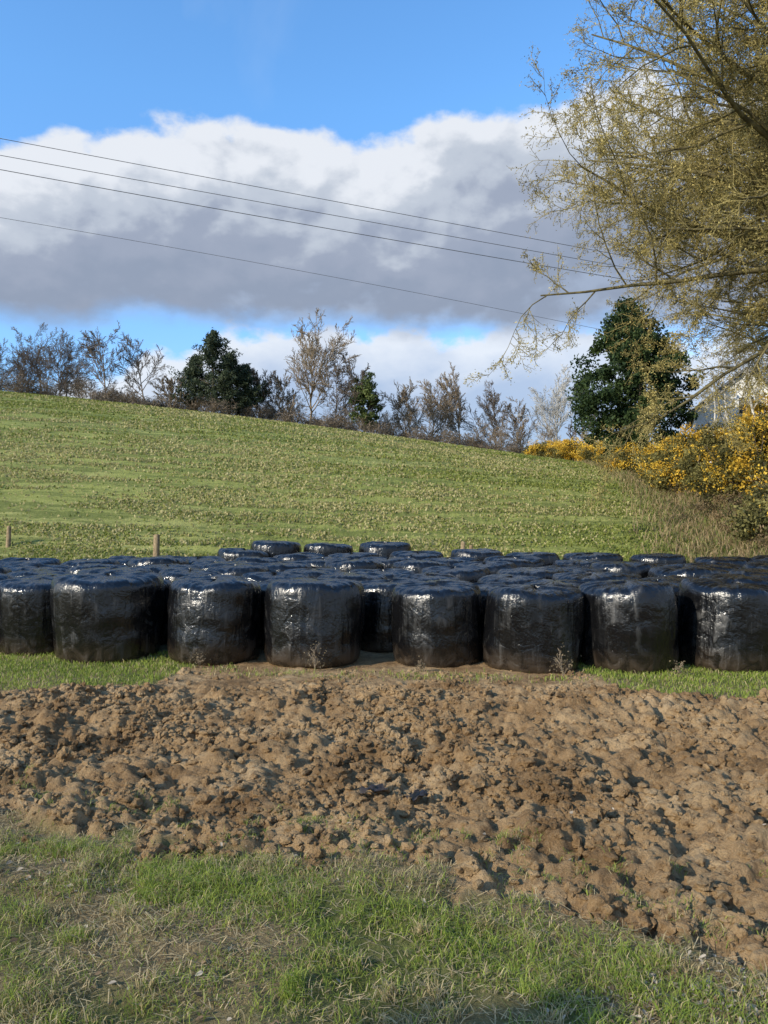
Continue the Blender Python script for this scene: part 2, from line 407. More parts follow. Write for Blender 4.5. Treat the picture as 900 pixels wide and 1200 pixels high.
def bale_mat():
    m, nt = newmat('black_silage_wrap'); n = N(nt)
    tc = n.add('ShaderNodeTexCoord').outputs['Object']; oi = n.add('ShaderNodeObjectInfo').outputs['Random']
    cb = n.add('ShaderNodeCombineXYZ'); n.link(n.math('MULTIPLY', oi, 37.0), cb.inputs[0]); n.link(n.math('MULTIPLY', oi, 19.0), cb.inputs[1])
    va = n.add('ShaderNodeVectorMath', operation='ADD'); n.link(tc, va.inputs[0]); n.link(cb.outputs[0], va.inputs[1]); P = va.outputs[0]
    mp = n.add('ShaderNodeMapping'); n.link(P, mp.inputs[0]); mp.inputs['Scale'].default_value = (1, 1, .12)
    v1 = n.noise(mp.outputs[0], 10, 4, .55, .3); v2 = n.noise(mp.outputs[0], 42, 3, .5)
    w = n.noise(P, 5, 4, .5, .8); f = n.noise(P, 26, 4, .6, .8)
    sz = n.add('ShaderNodeSeparateXYZ'); n.link(tc, sz.inputs[0])
    dirt = n.math('MULTIPLY', n.mrange(sz.outputs[2], .0, .35, 1, 0), n.mrange(w, .35, .6, .1, .9), clamp=True)
    dust = n.math('MULTIPLY', n.mrange(v1, .52, .70, 0, 1), n.mrange(w, .45, .62, .0, 1))
    c = n.mix(n.math('MULTIPLY', dust, .45), (.0045, .0045, .005), (.085, .082, .075))
    c = n.mix(n.math('MULTIPLY', dirt, .5), c, (.12, .08, .045))
    ro = n.math('ADD', n.mrange(w, .38, .62, .11, .30), n.math('MULTIPLY', n.math('ADD', dust, dirt), .2))
    h = n.math('ADD', n.math('ADD', n.math('MULTIPLY', v1, 1.0), n.math('MULTIPLY', v2, .12)), n.math('ADD', n.math('MULTIPLY', w, .8), n.math('MULTIPLY', f, .24)))
    n.out(n.principled(c, ro, n.bump(h, .7, .03), .6).outputs[0]); return m
BALE = bale_mat()
BM = [bale_mesh(i+1) for i in range(8)]
front = [(-6.95, 12.5, 1), (-5.5, 12.35, 1.0), (-4.22, 11.85, 1.14), (-2.58, 11.65, 1.04), (-1.02, 11.4, 1.04), (.78, 11.45, .99), (2.13, 11.05, .99), (3.50, 11.05, .99), (5.0, 11.1, 1.03), (6.4, 11.3, 1)]
pos = list(front)
for row in range(1, 8):
    xs = np.arange(-13.5, 12, 1.42)+(.69 if row % 2 else 0)+.05
    for xx in xs:
        yy = 12.5+1.2*(row-1)-.085*(xx-1)
        pxx = xx/yy*900+450
        lim = {1: -1.2*900, 2: -900, 3: -300, 4: 20, 5: 150, 6: 230, 7: 270}[row]
        hi = 1100 if row < 7 else 470
        if pxx < lim or pxx > hi or xx > 9.3: continue
        pos.append((xx+rng.uniform(-.1, .1), yy+rng.uniform(-.1, .1), rng.uniform(.93, 1.02)))
for i, (bx, by, s) in enumerate(pos):
    z = float(height(bx, by))-.02-(.08 if by > 18.6 else 0)
    ob = place('silage_bale', BM[(i*5+i//8) % 8], (bx, by, z), rng.uniform(0, 6.28), (s, s*rng.uniform(.96, 1.04), s*rng.uniform(.93, 1.03) if i >= len(front) else 1.0+.3*(s-1)+rng.uniform(-.04, .02)))
    ob.rotation_euler[0] = rng.uniform(-.035, .035); ob.rotation_euler[1] = rng.uniform(-.035, .035)

# ------------------------------------------------------------------ fence posts
WOOD = bark_mat('weathered_wood', (.2, .14, .08), (.36, .27, .16), 12)
def post_mesh(w, h):
    import bmesh
    bm = bmesh.new(); bmesh.ops.create_cone(bm, cap_ends=True, segments=14, radius1=w/2, radius2=w/2*.93, depth=h)
    bmesh.ops.translate(bm, verts=bm.verts, vec=(0, 0, h/2-.2))
    e = [e for e in bm.edges if all(v.co.z > h/2 for v in e.verts) and len(e.link_faces) == 2 and any(len(f.verts) > 4 for f in e.link_faces)]
    bmesh.ops.bevel(bm, geom=e, offset=w*.12, segments=2, affect='EDGES')
    for v in bm.verts: v.co.x += .01*math.sin(v.co.z*5+v.co.y*40)
    me = bpy.data.meshes.new('fence_post'); bm.to_mesh(me); bm.free(); me.materials.append(WOOD); return me
for (px_, py_, w, top) in [(-6.0, 20.2, .16, 1.80), (2.1, 20.6, .12, 1.6), (2.35, 20.9, .1, 1.5), (-11.0, 22.5, .14, 1.05)]:
    z = float(height(px_, py_)); ob = place('fence_post', post_mesh(w, max(top-z, .6)+.2), (px_, py_, z), 0); ob.rotation_euler[1] = .03

# ------------------------------------------------------------------ trees
def grow(r, p0, d0, L0, r0, levels, k=6, trop0=.05, wig0=.08):
    def mkb(S, D, L, R0, R1, wig, trop, kk):
        n = len(S); pts = np.zeros((n, kk, 3)); pts[:, 0] = S; D = D/np.linalg.norm(D, axis=1, keepdims=True); c = D.copy()
        for i in range(1, kk):
            c = c+r.normal(0, wig, (n, 3)); c[:, 2] += trop; c /= np.linalg.norm(c, axis=1, keepdims=True)
            pts[:, i] = pts[:, i-1]+c*(L/(kk-1))[:, None]
        rad = R0[:, None]+(R1-R0)[:, None]*np.linspace(0, 1, kk)[None]**.8
        return pts, rad
    P, Rd = mkb(np.array([p0], float), np.array([d0], float), np.array([L0], float), np.array([r0]), np.array([r0*.12]), wig0, trop0, 9)
    out = [(P, Rd)]; L = np.array([L0], float)
    for lv in levels:
        n = len(P); m = lv['n']; kk = P.shape[1]; N_ = n*m
        idx = np.repeat(np.arange(n), m)
        t = lv['tmin']+(1-lv['tmin'])*((np.tile(np.arange(m), n)+r.random(N_))/m)
        f = t*(kk-1); i0 = np.clip(f.astype(int), 0, kk-2); fr = (f-i0)[:, None]
        S = P[idx, i0]*(1-fr)+P[idx, i0+1]*fr; T = P[idx, i0+1]-P[idx, i0]; T /= np.linalg.norm(T, axis=1, keepdims=True)
        Rp = Rd[idx, i0]*(1-fr[:, 0])+Rd[idx, i0+1]*fr[:, 0]
        q = r.normal(0, 1, (N_, 3)); q -= (q*T).sum(1, keepdims=True)*T; q /= np.linalg.norm(q, axis=1, keepdims=True)
        if 'bias' in lv: q = q+np.array(lv['bias']); q /= np.linalg.norm(q, axis=1, keepdims=True)
        a = lv['ang']*r.uniform(.65, 1.3, N_)[:, None]
        D = T*np.cos(a)+q*np.sin(a)
        j0, j1 = lv.get('jit', (.6, 1.25))
        shape = (1-lv.get('fall', .5)*t) if 'prof' not in lv else np.interp(t, *lv['prof'])
        Ln = L[idx]*lv['len']*shape*r.uniform(j0, j1, N_)
        R0 = np.maximum(np.minimum(Rp*.75, Ln*lv.get('rr', .03)), lv.get('rmin', .008)); R1 = np.maximum(R0*.15, lv.get('rmin', .008)*.6)
        P, Rd = mkb(S, D, Ln, R0, R1, lv['wig'], lv['trop'], lv.get('k', 5)); L = Ln
        out.append((P, Rd))
    return out
def tubes(out, sides=(8, 6, 4, 3)):
    Vs, Fs, o = [], [], 0
    for lvl, (P, R) in enumerate(out):
        n, k, _ = P.shape; s = sides[min(lvl, len(sides)-1)]
        T = np.gradient(P, axis=1); T /= np.linalg.norm(T, axis=2, keepdims=True)+1e-9
        ref = np.where(np.abs(T[:, :1, 2:3]) > .8, np.array([[[1., 0, 0]]]), np.array([[[0, 0, 1.]]]))
        A = np.cross(T, np.broadcast_to(ref, T.shape)); A /= np.linalg.norm(A, axis=2, keepdims=True)+1e-9; B = np.cross(T, A)
        an = np.linspace(0, 2*np.pi, s, endpoint=False)
        V = P[:, :, None]+R[:, :, None, None]*(A[:, :, None]*np.cos(an)[None, None, :, None]+B[:, :, None]*np.sin(an)[None, None, :, None])
        Vs.append(V.reshape(-1, 3))
        b = (np.arange(n)*k*s)[:, None, None]+(np.arange(k-1)*s)[None, :, None]
        i = np.arange(s)[None, None]; j = (i+1) % s
        F = np.stack([b+i, b+j, b+j+s, b+i+s], -1).reshape(-1, 4); Fs.append(F+o); o += n*k*s
    return np.concatenate(Vs), np.concatenate(Fs)
def quads(C, size, r, col, asp=.55):
    n = len(C); a = r.normal(0, 1, (n, 3)); a /= np.linalg.norm(a, axis=1, keepdims=True)
    b = r.normal(0, 1, (n, 3)); b -= (a*b).sum(1, keepdims=True)*a; b /= np.linalg.norm(b, axis=1, keepdims=True)
    s = (size*r.uniform(.5, 1.3, n))[:, None]; a = a*s; b = b*s*asp
    V = np.stack([C-a, C+b, C+a, C-b], 1).reshape(-1, 3)
    return V, np.arange(n*4).reshape(-1, 4), np.repeat(col, 4, 0)

BUD = leaf_mat('buds', .2)
def big_tree(name, base, seed, Ht, rad, levels, barkm, twigm, buds, budcol, d0=(0, 0, 1), budsize=.03):
    r = np.random.default_rng(seed)
    out = grow(r, (0, 0, -.3), d0, Ht, rad, levels, trop0=.03, wig0=.04)
    root = bpy.data.objects.new(name, None); scene.collection.objects.link(root); root.location = base
    V, F = tubes(out[:3]); o = mk('trunk_and_limbs', V, F, None, barkm, True); o.parent = root
    V, F = tubes(out[3:], (3,)); o = mk('twigs', V, F, None, twigm, True); o.parent = root
    P = out[-1][0].reshape(-1, 3); P2 = out[-2][0].reshape(-1, 3)
    Q = np.concatenate([P, P2]); c = Q[r.integers(0, len(Q), buds)]+r.normal(0, .07, (buds, 3))
    t = r.random((buds, 1)); col = np.array(budcol[0])*(1-t)+np.array(budcol[1])*t
    col = col*(.55+.9*vnoise(c[:, 0]*.7, c[:, 1]*.7, c[:, 2]*.7, 9))[:, None]
    V, F, C = quads(c, budsize, r, col, .42)
    o = mk('buds', V, F, C, BUD); o.parent = root
    return root
MOSSY = bark_mat('mossy_bark', (.06, .05, .027), (.19, .16, .075), 3)
TWIG = bark_mat('lichen_twig', (.16, .13, .05), (.38, .31, .12), 2)
def LV(b, n1=44, tm=.24): return [
      dict(n=n1, ang=1.25, len=.64, tmin=tm, wig=.12, trop=.02, prof=([.1, .3, .5, .75, 1], [.6, .86, 1.0, .87, .5]), jit=(.82, 1.08), k=10, rr=.0135, bias=b),
      dict(n=13, ang=.8, len=.40, tmin=.15, wig=.15, trop=.0, fall=.4, k=7, rr=.014),
      dict(n=9, ang=.85, len=.46, tmin=.10, wig=.17, trop=-.02, k=5, rmin=.012, rr=.013),
      dict(n=7, ang=.85, len=.5, tmin=.08, wig=.18, trop=-.035, k=4, rmin=.009),
      dict(n=3, ang=.8, len=.55, tmin=.15, wig=.2, trop=-.02, k=3, rmin=.0075)]
def zz(x, y): return float(height(x, y))
big_tree('oak_tree', (17.4, 22.5, zz(17.4, 22.5)), 12, 20, .5, LV((-.9, -.1, 0), 44, .29), MOSSY, TWIG, 300000, ((.22, .175, .05), (.50, .41, .15)), (-.03, 0, 1), .038)
big_tree('oak_tree', (21.0, 33, zz(21.0, 33)), 5, 17, .4, LV((-.6, -.2, 0), 30, .28), MOSSY, TWIG, 150000, ((.20, .16, .05), (.46, .37, .14)), (-.05, 0, 1), .048)

GREY = bark_mat('grey_bark', (.085, .066, .05), (.20, .16, .125), 2)
TAN = bark_mat('tan_bark', (.16, .12, .08), (.36, .28, .19), 2)
PALE = bark_mat('pale_bark', (.34, .33, .30), (.65, .62, .57), 4)
def bare_mesh(seed, H, barkm, spread=.5, dense=1.0, rmin=.024, up=.06, tmin=.2, trunk=.017):
    r = np.random.default_rng(seed)
    lv = [dict(n=int(15*dense), ang=.75, len=spread, tmin=tmin, wig=.1, trop=up, fall=.45, k=6, rr=.022),
          dict(n=8, ang=.6, len=.52, tmin=.15, wig=.12, trop=up*.7, k=5, rmin=rmin, rr=.022),
          dict(n=7, ang=.6, len=.52, tmin=.1, wig=.14, trop=.03, k=4, rmin=rmin*.8),
          dict(n=5, ang=.6, len=.6, tmin=.1, wig=.15, trop=.02, k=3, rmin=rmin*.7)]
    V, F = tubes(grow(r, (0, 0, -.3), (0, 0, 1), H, H*trunk, lv, trop0=.03, wig0=.09))
    return V, F
def bare(name, x, y, H, seed, barkm, **k):
    V, F = bare_mesh(seed, H, barkm, **k)
    ob = mk(name, V, F, None, barkm, True); ob.location = (x, y, zz(x, y)); return ob
def PX(px, y): return (px-450)/900*y
def topH(py, x, y): return 2.05+(615-py)/900*y-zz(x, y)
def bare_at(px, py, Y, seed, m, **k):
    x = PX(px, Y); H = topH(py, x, Y)*.9; bare('bare_tree', x, Y, H, seed, m, **k)
bare_at(122, 385, 70, 1, GREY, spread=.7, rmin=.02); bare_at(168, 400, 71, 2, GREY, spread=.75, rmin=.02)
bare_at(362, 400, 74, 3, TAN, spread=.8, dense=1.6); bare_at(305, 440, 74, 4, GREY, dense=1.2, tmin=.1, spread=.7)
bare_at(505, 450, 78, 6, TAN, spread=.8, dense=1.4, tmin=.05); bare_at(540, 442, 80, 7, TAN, spread=.5, dense=1.5, up=.12)
bare_at(585, 465, 82, 8, GREY, spread=.8, tmin=.05); bare_at(655, 442, 78, 9, PALE, spread=.6, dense=1.3); bare_at(612, 478, 82, 10, TAN, spread=.8, tmin=.05)
bare_at(335, 445, 74, 15, TAN, spread=.8, tmin=.05); bare_at(392, 434, 76, 16, GREY, spread=.7, tmin=.1)
bare_at(475, 462, 76, 17, TAN, spread=.9, tmin=.05); bare_at(200, 445, 72, 18, TAN, spread=.9, tmin=.05); bare_at(685, 460, 70, 19, GREY, spread=.6)
for (px_, py_, Y, sd) in [(832, 415, 33, 21), (848, 440, 36, 25), (866, 385, 34, 22), (893, 380, 31, 23), (880, 420, 37, 26)]:
    bare_at(px_, py_, Y, sd, PALE, spread=.22, dense=.5, rmin=.008, tmin=.5, trunk=.02)

def lumps(r, n_l, C, S, lr, per, size, c0, c1, shape=None, asp=.55):
    P = []; K = []
    for i in range(n_l):
        while True:
            q = r.uniform(-1, 1, 3)
            if .25 < np.linalg.norm(q) < 1: break
        c = np.array(C)+q*np.array(S)
        if shape: c = shape(c)
        rr = lr*r.uniform(.6, 1.3); d = r.normal(0, 1, (per, 3)); d /= np.linalg.norm(d, axis=1, keepdims=True)
        p = c+d*rr*(r.random((per, 1))**.45)*np.array([1.1, 1.1, .8]); t = np.clip(r.normal(.5, .28, (per, 1))+.25*r.normal(), 0, 1)
        P.append(p); K.append(np.array(c0)*(1-t)+np.array(c1)*t)
    return quads(np.concatenate(P), size, r, np.concatenate(K), asp)

r = np.random.default_rng(77)
base = [bare_mesh(100+i, 8, GREY, spread=.7, dense=1.0, tmin=.12, rmin=.022) for i in range(4)]
def mass(name, items, mat, wide):
    Vs = []; Fs = []; o = 0
    for i, (x, Y, H) in enumerate(items):
        v, f = base[i % 4]; a = r.uniform(0, 6.28); s = H/8*.92
        v2 = np.stack([v[:, 0]*np.cos(a)-v[:, 1]*np.sin(a), v[:, 0]*np.sin(a)+v[:, 1]*np.cos(a), v[:, 2]], 1)*s*np.array([wide, wide, 1])+np.array([x, Y, zz(x, Y)])
        Vs.append(v2); Fs.append(f+o); o += len(v)
    return mk(name, np.concatenate(Vs), np.concatenate(Fs), None, mat, True)
it = []
for i in range(30):
    Y = r.uniform(69, 80); px_ = -230+i*11.0+r.uniform(-5, 5); x = PX(px_, Y); it.append((x, Y, topH(391+r.uniform(0, 26), x, Y)))
mass('distant_woodland', it, GREY, 1.1)
def crest(px_): return np.interp(px_, [0, 450, 640, 760], [460, 510, 540, 562])
it = []; tw = []
for i in range(40):
    Y = r.uniform(68, 78); px_ = 100+i*15+r.uniform(-7, 7); x = PX(px_, Y); H = topH(crest(px_)-r.uniform(8, 22 if px_ < 230 else 34), x, Y); it.append((x, Y, H))
mass('hedgerow', it, TAN, 1.4)
for i in range(75):
    Y = r.uniform(68, 78); px_ = -60+i*10.5; x = PX(px_, Y); hgt = r.uniform(4, 20)*(1.6 if px_ < 105 else 1); H = topH(crest(px_)-hgt, x, Y)
    tw.append(lumps(r, 9, (x, Y, zz(x, Y)+H*.55), (1.3, 1.3, H*.45), .75, 75, .22, (.08, .06, .04), (.26, .2, .14), None, .11))
V, F, C = join(tw); mk('hedgerow_undergrowth', V, F, C, LEAF)

def group(name, loc): 
    e = bpy.data.objects.new(name, None); scene.collection.objects.link(e); e.location = loc; return e
def child(root, name, V, F, C, mat, smooth=False):
    o = mk(name, V, F, C, mat, smooth); o.parent = root; return o
r = np.random.default_rng(44)
x, y = 15.3, 46; H = topH(352, x, y); root = group('holly_tree', (x, y, zz(x, y)))
def egg(c):
    t = c[2]/H; w = np.interp(t, [0, .15, .4, .7, .9, 1], [.8, 1.0, 1.0, .75, .42, .15]); return np.array([c[0]*w-.6*t, c[1]*w, c[2]])
V, F, C = lumps(r, 200, (0, 0, H*.5), (3.8, 3.4, H*.5), .66, 230, .11, (.014, .033, .012), (.065, .10, .03), egg)
child(root, 'crown', V, F, C, LEAF)
out = grow(r, (0, 0, -.3), (0, 0, 1), H*.9, .22, [dict(n=16, ang=.9, len=.4, tmin=.1, wig=.1, trop=.05, k=5)]); V, F = tubes(out); child(root, 'trunk', V, F, None, GREY)
# unseen bushes added behind the camera, sun side, to cast shadows on near grass
for (lx, ly, lh, lw) in [(-8.1, -.75, 3.6, .55), (-6.7, -1.9, 4.55, .4), (-8.9, -3.2, 4.6, .5)]:
    root = group('added_shade_bush', (lx, ly, zz(lx, ly)))
    V, F, C = lumps(r, 46, (0, 0, lh*.5), (lw, lw, lh*.5), .26, 170, .05, (.02, .045, .015), (.07, .11, .03)); child(root, 'foliage', V, F, C, LEAF)
    V, F = tubes(grow(r, (0, 0, -.1), (0, 0, 1), lh*.9, .05, [dict(n=14, ang=.6, len=.3, tmin=.05, wig=.12, trop=.05, k=4)])); child(root, 'stems', V, F, None, GREY)
def conifer(px_, py_, Y, w, seed):
    r = np.random.default_rng(seed); x = PX(px_, Y); H = topH(py_, x, Y); root = group('pine_tree', (x, Y, zz(x, Y)))
    P = []; K = []
    for i in range(110):
        t = r.random()**.8; zc = H*(.08+.90*t); a = r.uniform(0, 6.28); L = w*np.interp(t, [0, .35, .75, 1], [.95, 1, .5, .05])*r.uniform(.5, 1.4)
        m = 80; u = r.random(m)**.7; cx = np.cos(a)*L*u; cy = np.sin(a)*L*u; cz = zc-.1*L*u+.35*L*u*u
        p = np.stack([cx, cy, cz], 1)+r.normal(0, .10+.09*(1-u)[:, None], (m, 3)); P.append(p)
        tt = r.random((m, 1))*.6+.4*r.random(); K.append(np.array([.03, .045, .026])*(1-tt)+np.array([.09, .11, .055])*tt)
    V, F, C = quads(np.concatenate(P), .16, r, np.concatenate(K), .3); child(root, 'needles', V, F, C, LEAF)
    out = grow(r, (0, 0, -.3), (0, 0, 1), H*.97, .18, [dict(n=30, ang=1.3, len=.35, tmin=.1, wig=.05, trop=.02, k=4, fall=.8)], wig0=.02); V, F = tubes(out); child(root, 'trunk', V, F, None, GREY)
conifer(250, 388, 71, 3.2, 5); conifer(288, 428, 73, 1.9, 6); conifer(228, 418, 73, 1.9, 9); conifer(268, 415, 72, 2.2, 11)
Y = 71; x = PX(428, Y); H = topH(434, x, Y); root = group('ivy_clad_tree', (x, Y, zz(x, Y)))
V, F = bare_mesh(31, H*1.05, GREY, spread=.7); child(root, 'trunk_and_branches', V, F, None, GREY, True)
V, F, C = lumps(r, 52, (0, 0, H*.5), (1.4, 1.2, H*.45), .42, 110, .13, (.04, .065, .018), (.14, .17, .05)); child(root, 'ivy', V, F, C, LEAF)
def gorse(x, y, w, h, seed, yellow=.5):
    r = np.random.default_rng(seed); root = group('gorse_bush', (x, y, zz(x, y)))
    V, F, C = lumps(r, int(30*w), (0, 0, h*.42), (w, w*.8, h*.55), .42, 190, .06, (.06, .06, .02), (.25, .22, .07)); child(root, 'foliage', V, F, C, LEAF)
    V, F, C = lumps(r, int(24*w), (0, -.1*w, h*.55), (w*1.0, w*.85, h*.5), .45, int(150*yellow), .055, (.52, .30, .03), (.80, .54, .07)); child(root, 'flowers', V, F, C, LEAF)
    V, F = tubes(grow(r, (0, 0, -.1), (0, 0, 1), h*.8, .05, [dict(n=14, ang=.8, len=.9, tmin=.05, wig=.15, trop=.05, k=4), dict(n=6, ang=.7, len=.5, tmin=.2, wig=.15, trop=.05, k=3)])); child(root, 'stems', V, F, None, TAN)
for i, (gx, gy, w, h, ye) in enumerate([(13.4, 26.5, 1.6, 2.9, .8), (15.6, 28, 1.8, 3.6, .9), (12.4, 24, 1.2, 1.7, .12), (14.2, 31.5, 1.8, 2.5, .7), (14.9, 36, 1.8, 2.2, .7), (15.0, 40, 1.9, 1.9, .7), (14.4, 24.6, 1.5, 2.8, .55), (13.0, 29.0, 1.4, 2.1, .4),
                                        (17.0, 58, 2.2, 2.0, 1.3), (15.2, 62, 2.0, 1.7, 1.4), (13.4, 64, 1.6, 1.4, 1.2), (19.5, 64, 2.4, 2.4, 1.0), (16.0, 52, 1.8, 2.0, .9), (17.2, 33, 2, 3.4, .8), (13.8, 37.5, 1.4, 1.5, .5), (14.2, 43, 1.6, 1.6, .8), (13.0, 33.5, 1.3, 1.5, .4), (15.0, 47.5, 1.6, 1.6, .9), (11.2, 22.0, 1.1, 1.2, .05)]):
    gorse(gx, gy, w, h, 300+i, ye)
parts = []
for i in range(76):
    y = r.uniform(17.0, 44); x = edge_x(y)+r.uniform(0, 4.2); s = r.uniform(.4, 1.0)
    V, F, C = lumps(r, 7, (x, y, zz(x, y)+.28*s), (s, s, .4*s), .35, 130, .055, (.07, .055, .024), (.30, .21, .11), None, .35); parts.append((V, F, C))
V, F, C = join(parts); mk('bramble_thicket', V, F, C, LEAF)

# ------------------------------------------------------------------ white cottage beyond the hedge
def plain(name, col, rough=.8, var=.1, sc=3):
    m, nt = newmat(name); n = N(nt); P = n.add('ShaderNodeNewGeometry').outputs['Position']; q = n.noise(P, sc, 5, .6)
    c = n.mix(n.mrange(q, .35, .65, 0, 1), tuple(v*(1-var) for v in col), tuple(min(1, v*(1+var)) for v in col)); n.out(n.principled(c, rough, n.bump(q, .2, .01), .3).outputs[0]); return m
WHITE = plain('whitewashed_render', (.75, .74, .70), .85, .06); SLATE = plain('slate_roof', (.12, .125, .135), .6, .25, 9); GLASS = plain('window_glass', (.03, .035, .04), .1, .1); FRAME = plain('painted_frame', (.7, .7, .68), .5, .03)
def prism(name, pts, y0, y1, mat, parent):
    n_ = len(pts); V = [(p[0], y0, p[1]) for p in pts]+[(p[0], y1, p[1]) for p in pts]
    F = [tuple(range(n_)), tuple(range(2*n_-1, n_-1, -1))]+[(i, i+n_, (i+1) % n_+n_, (i+1) % n_) for i in range(n_)]
    me = bpy.data.meshes.new(name); me.from_pydata(V, [], F); me.update(); me.materials.append(mat)
    o = bpy.data.objects.new(name, me); scene.collection.objects.link(o); o.parent = parent; return o
def boxp(name, x0, x1, y0, y1, z0, z1, mat, parent): return prism(name, [(x0, z0), (x1, z0), (x1, z1), (x0, z1)], y0, y1, mat, parent)
cx_, cy_ = 24.6, 53; house = group('white_cottage', (cx_, cy_, zz(cx_, cy_)-.2)); house.rotation_euler[2] = -.35
prism('walls', [(-3, 0), (3, 0), (3, 3.4), (0, 5.8), (-3, 3.4)], -4.5, 4.5, WHITE, house)
prism('roof_slope_a', [(-3.3, 3.22), (.0, 5.86), (.0, 6.04), (-3.42, 3.32)], -4.8, 4.8, SLATE, house)
prism('roof_slope_b', [(3.3, 3.22), (3.42, 3.32), (.004, 6.04), (.004, 5.86)], -4.8, 4.8, SLATE, house)
boxp('chimney', -.45, .45, 3.4, 4.1, 5.2, 6.9, WHITE, house)
for (wx, wz) in [(-1.5, 1.3), (1.5, 1.3), (0, 3.6)]:
    boxp('window_frame', wx-.5, wx+.5, -4.56, -4.45, wz-.6, wz+.6, FRAME, house); boxp('window_pane', wx-.42, wx-.03, -4.58, -4.5, wz-.52, wz+.52, GLASS, house); boxp('window_pane', wx+.03, wx+.42, -4.58, -4.5, wz-.52, wz+.52, GLASS, house)
for wy in (-2.6, 0, 2.6): boxp('side_window', -3.05, -2.95, wy-.5, wy+.5, 1.0, 2.2, GLASS, house)

def weed(x, y, h, seed):
    r = np.random.default_rng(seed); root = group('dead_weed', (x, y, zz(x, y)))
    V, F = tubes(grow(r, (0, 0, 0), (.1, 0, 1), h, .006, [dict(n=9, ang=.6, len=.6, tmin=.05, wig=.12, trop=.05, k=4, rmin=.003), dict(n=5, ang=.6, len=.5, tmin=.2, wig=.15, trop=.03, k=3, rmin=.002)])); child(root, 'stems', V, F, None, TAN)
    n = 160; c = r.normal(0, 1, (n, 3))*np.array([.09, .07, .12])*h*3+np.array([0, 0, h*.5]); c[:, 2] = np.abs(c[:, 2])
    V, F, C = quads(c, .014, r, np.array([.22, .17, .1])*r.uniform(.5, 1.3, (n, 1))); child(root, 'seed_heads', V, F, C, LEAF)
weed(-.95, 10.55, .3, 1); weed(2.35, 10.15, .3, 2); weed(-2.6, 10.8, .2, 3); weed(3.9, 10.2, .18, 4); weed(.5, 10.5, .14, 5)
def scrap(x, y, s, seed):
    r = np.random.default_rng(seed); g = 14; u, v = np.meshgrid(np.linspace(-1, 1, g), np.linspace(-1, 1, g))
    z = height(x, y)+float(micro(np.array([x]), np.array([y]), soilmask(np.array([x]), np.array([y])))[0])+.04
    V = np.stack([u*s*(1+.3*(vnoise(v*2+seed, u)-.5)), v*s*.5*(1+.6*(vnoise(u*3, v+seed)-.5)), .02+s*.5*(vnoise(u*2.5+seed, v*2.5)-.2)], -1).reshape(-1, 3)
    i = (np.arange(g-1)[:, None]*g+np.arange(g-1)[None]).ravel(); F = np.stack([i, i+1, i+1+g, i+g], 1)
    o = mk('plastic_scrap', V, F, None, BALE, True); o.location = (x, y, z); o.rotation_euler[2] = r.uniform(0, 3)
scrap(-.08, 5.75, .1, 3); scrap(.24, 5.7, .1, 8)

# ------------------------------------------------------------------ power lines
WM, nt = newmat('cable_metal'); n = N(nt); n.out(n.principled((.1, .1, .11), .5).outputs[0])
def wire(a, b, c, rad):
    W = []
    for (px_, py_, Y) in (a, b, c): W.append((PX(px_, Y), Y, 2.05+(615-py_)/900*Y))
    W = np.array(W); u = np.array([0, .5, 1.0]); co = [np.polyfit(u, W[:, i], 1 if i < 2 else 2) for i in range(3)]
    cu = bpy.data.curves.new('power_line', 'CURVE'); cu.dimensions = '3D'; cu.bevel_depth = rad; cu.bevel_resolution = 1
    t = np.linspace(-.5, 1.5, 60); sp = cu.splines.new('POLY'); sp.points.add(len(t)-1)
    for i, q in enumerate(t): sp.points[i].co = (*(float(np.polyval(k, q)) for k in co), 1)
    cu.materials.append(WM); o = bpy.data.objects.new('power_line', cu); scene.collection.objects.link(o)
wire((0, 158, 32), (350, 228, 35), (680, 287, 38), .013)
wire((0, 178, 32), (350, 245, 35), (680, 301, 38), .013)
wire((0, 195, 32), (350, 262, 35), (680, 316, 38), .015)
wire((0, 252, 40), (350, 318, 43), (690, 381, 46), .011)

# ------------------------------------------------------------------ sky
S = Vector((-.82, -.57, 0)).normalized(); EL = math.radians(25)
S = Vector((S.x*math.cos(EL), S.y*math.cos(EL), math.sin(EL)))
w = bpy.data.worlds.new('World'); scene.world = w; w.use_nodes = True
nt = w.node_tree; nt.nodes.clear(); n = N(nt)
sky = n.add('ShaderNodeTexSky', sky_type='NISHITA'); sky.sun_disc = False; sky.sun_elevation = EL
sky.sun_rotation = math.atan2(S.x, S.y) % (2*math.pi); sky.air_density = 1.0; sky.dust_density = .4; sky.ozone_density = 1.6
D = n.add('ShaderNodeTexCoord').outputs['Generated']; sx = n.add('ShaderNodeSeparateXYZ'); n.link(D, sx.inputs[0])
az = n.math('ARCTAN2', sx.outputs[0], sx.outputs[1]); el = n.math('ARCSINE', sx.outputs[2])
A0, A1 = -.55, .55
azn = n.mrange(az, A0, A1)
def curve(pts):
    st = []
    for px_, py_ in pts:
        a = math.atan((px_-450)/900); e = math.atan((615-py_)/900*math.cos(a)); st.append(((a-A0)/(A1-A0), max(e, 0)))
    return n.ramp(azn, st, 'EASE')
topc = curve([(0, 160), (90, 146), (230, 122), (330, 140), (400, 138), (480, 134), (560, 128), (640, 98), (750, 80), (900, 90)])
botc = curve([(-20, 375), (60, 388), (150, 372), (250, 378), (400, 388), (550, 392), (700, 392), (900, 392)])
top2 = curve([(-10, 455), (120, 440), (190, 405), (260, 388), (400, 376), (500, 384), (600, 380), (700, 378), (850, 390)])
cv = n.add('ShaderNodeCombineXYZ'); n.link(az, cv.inputs[0]); n.link(n.math('MULTIPLY', el, 1.5), cv.inputs[1]); CV = cv.outputs[0]
nz = n.noise(CV, 8, 9, .52, .1); nb = n.noise(CV, 3.0, 4, .45); nf = n.noise(CV, 22, 7, .55, .1)
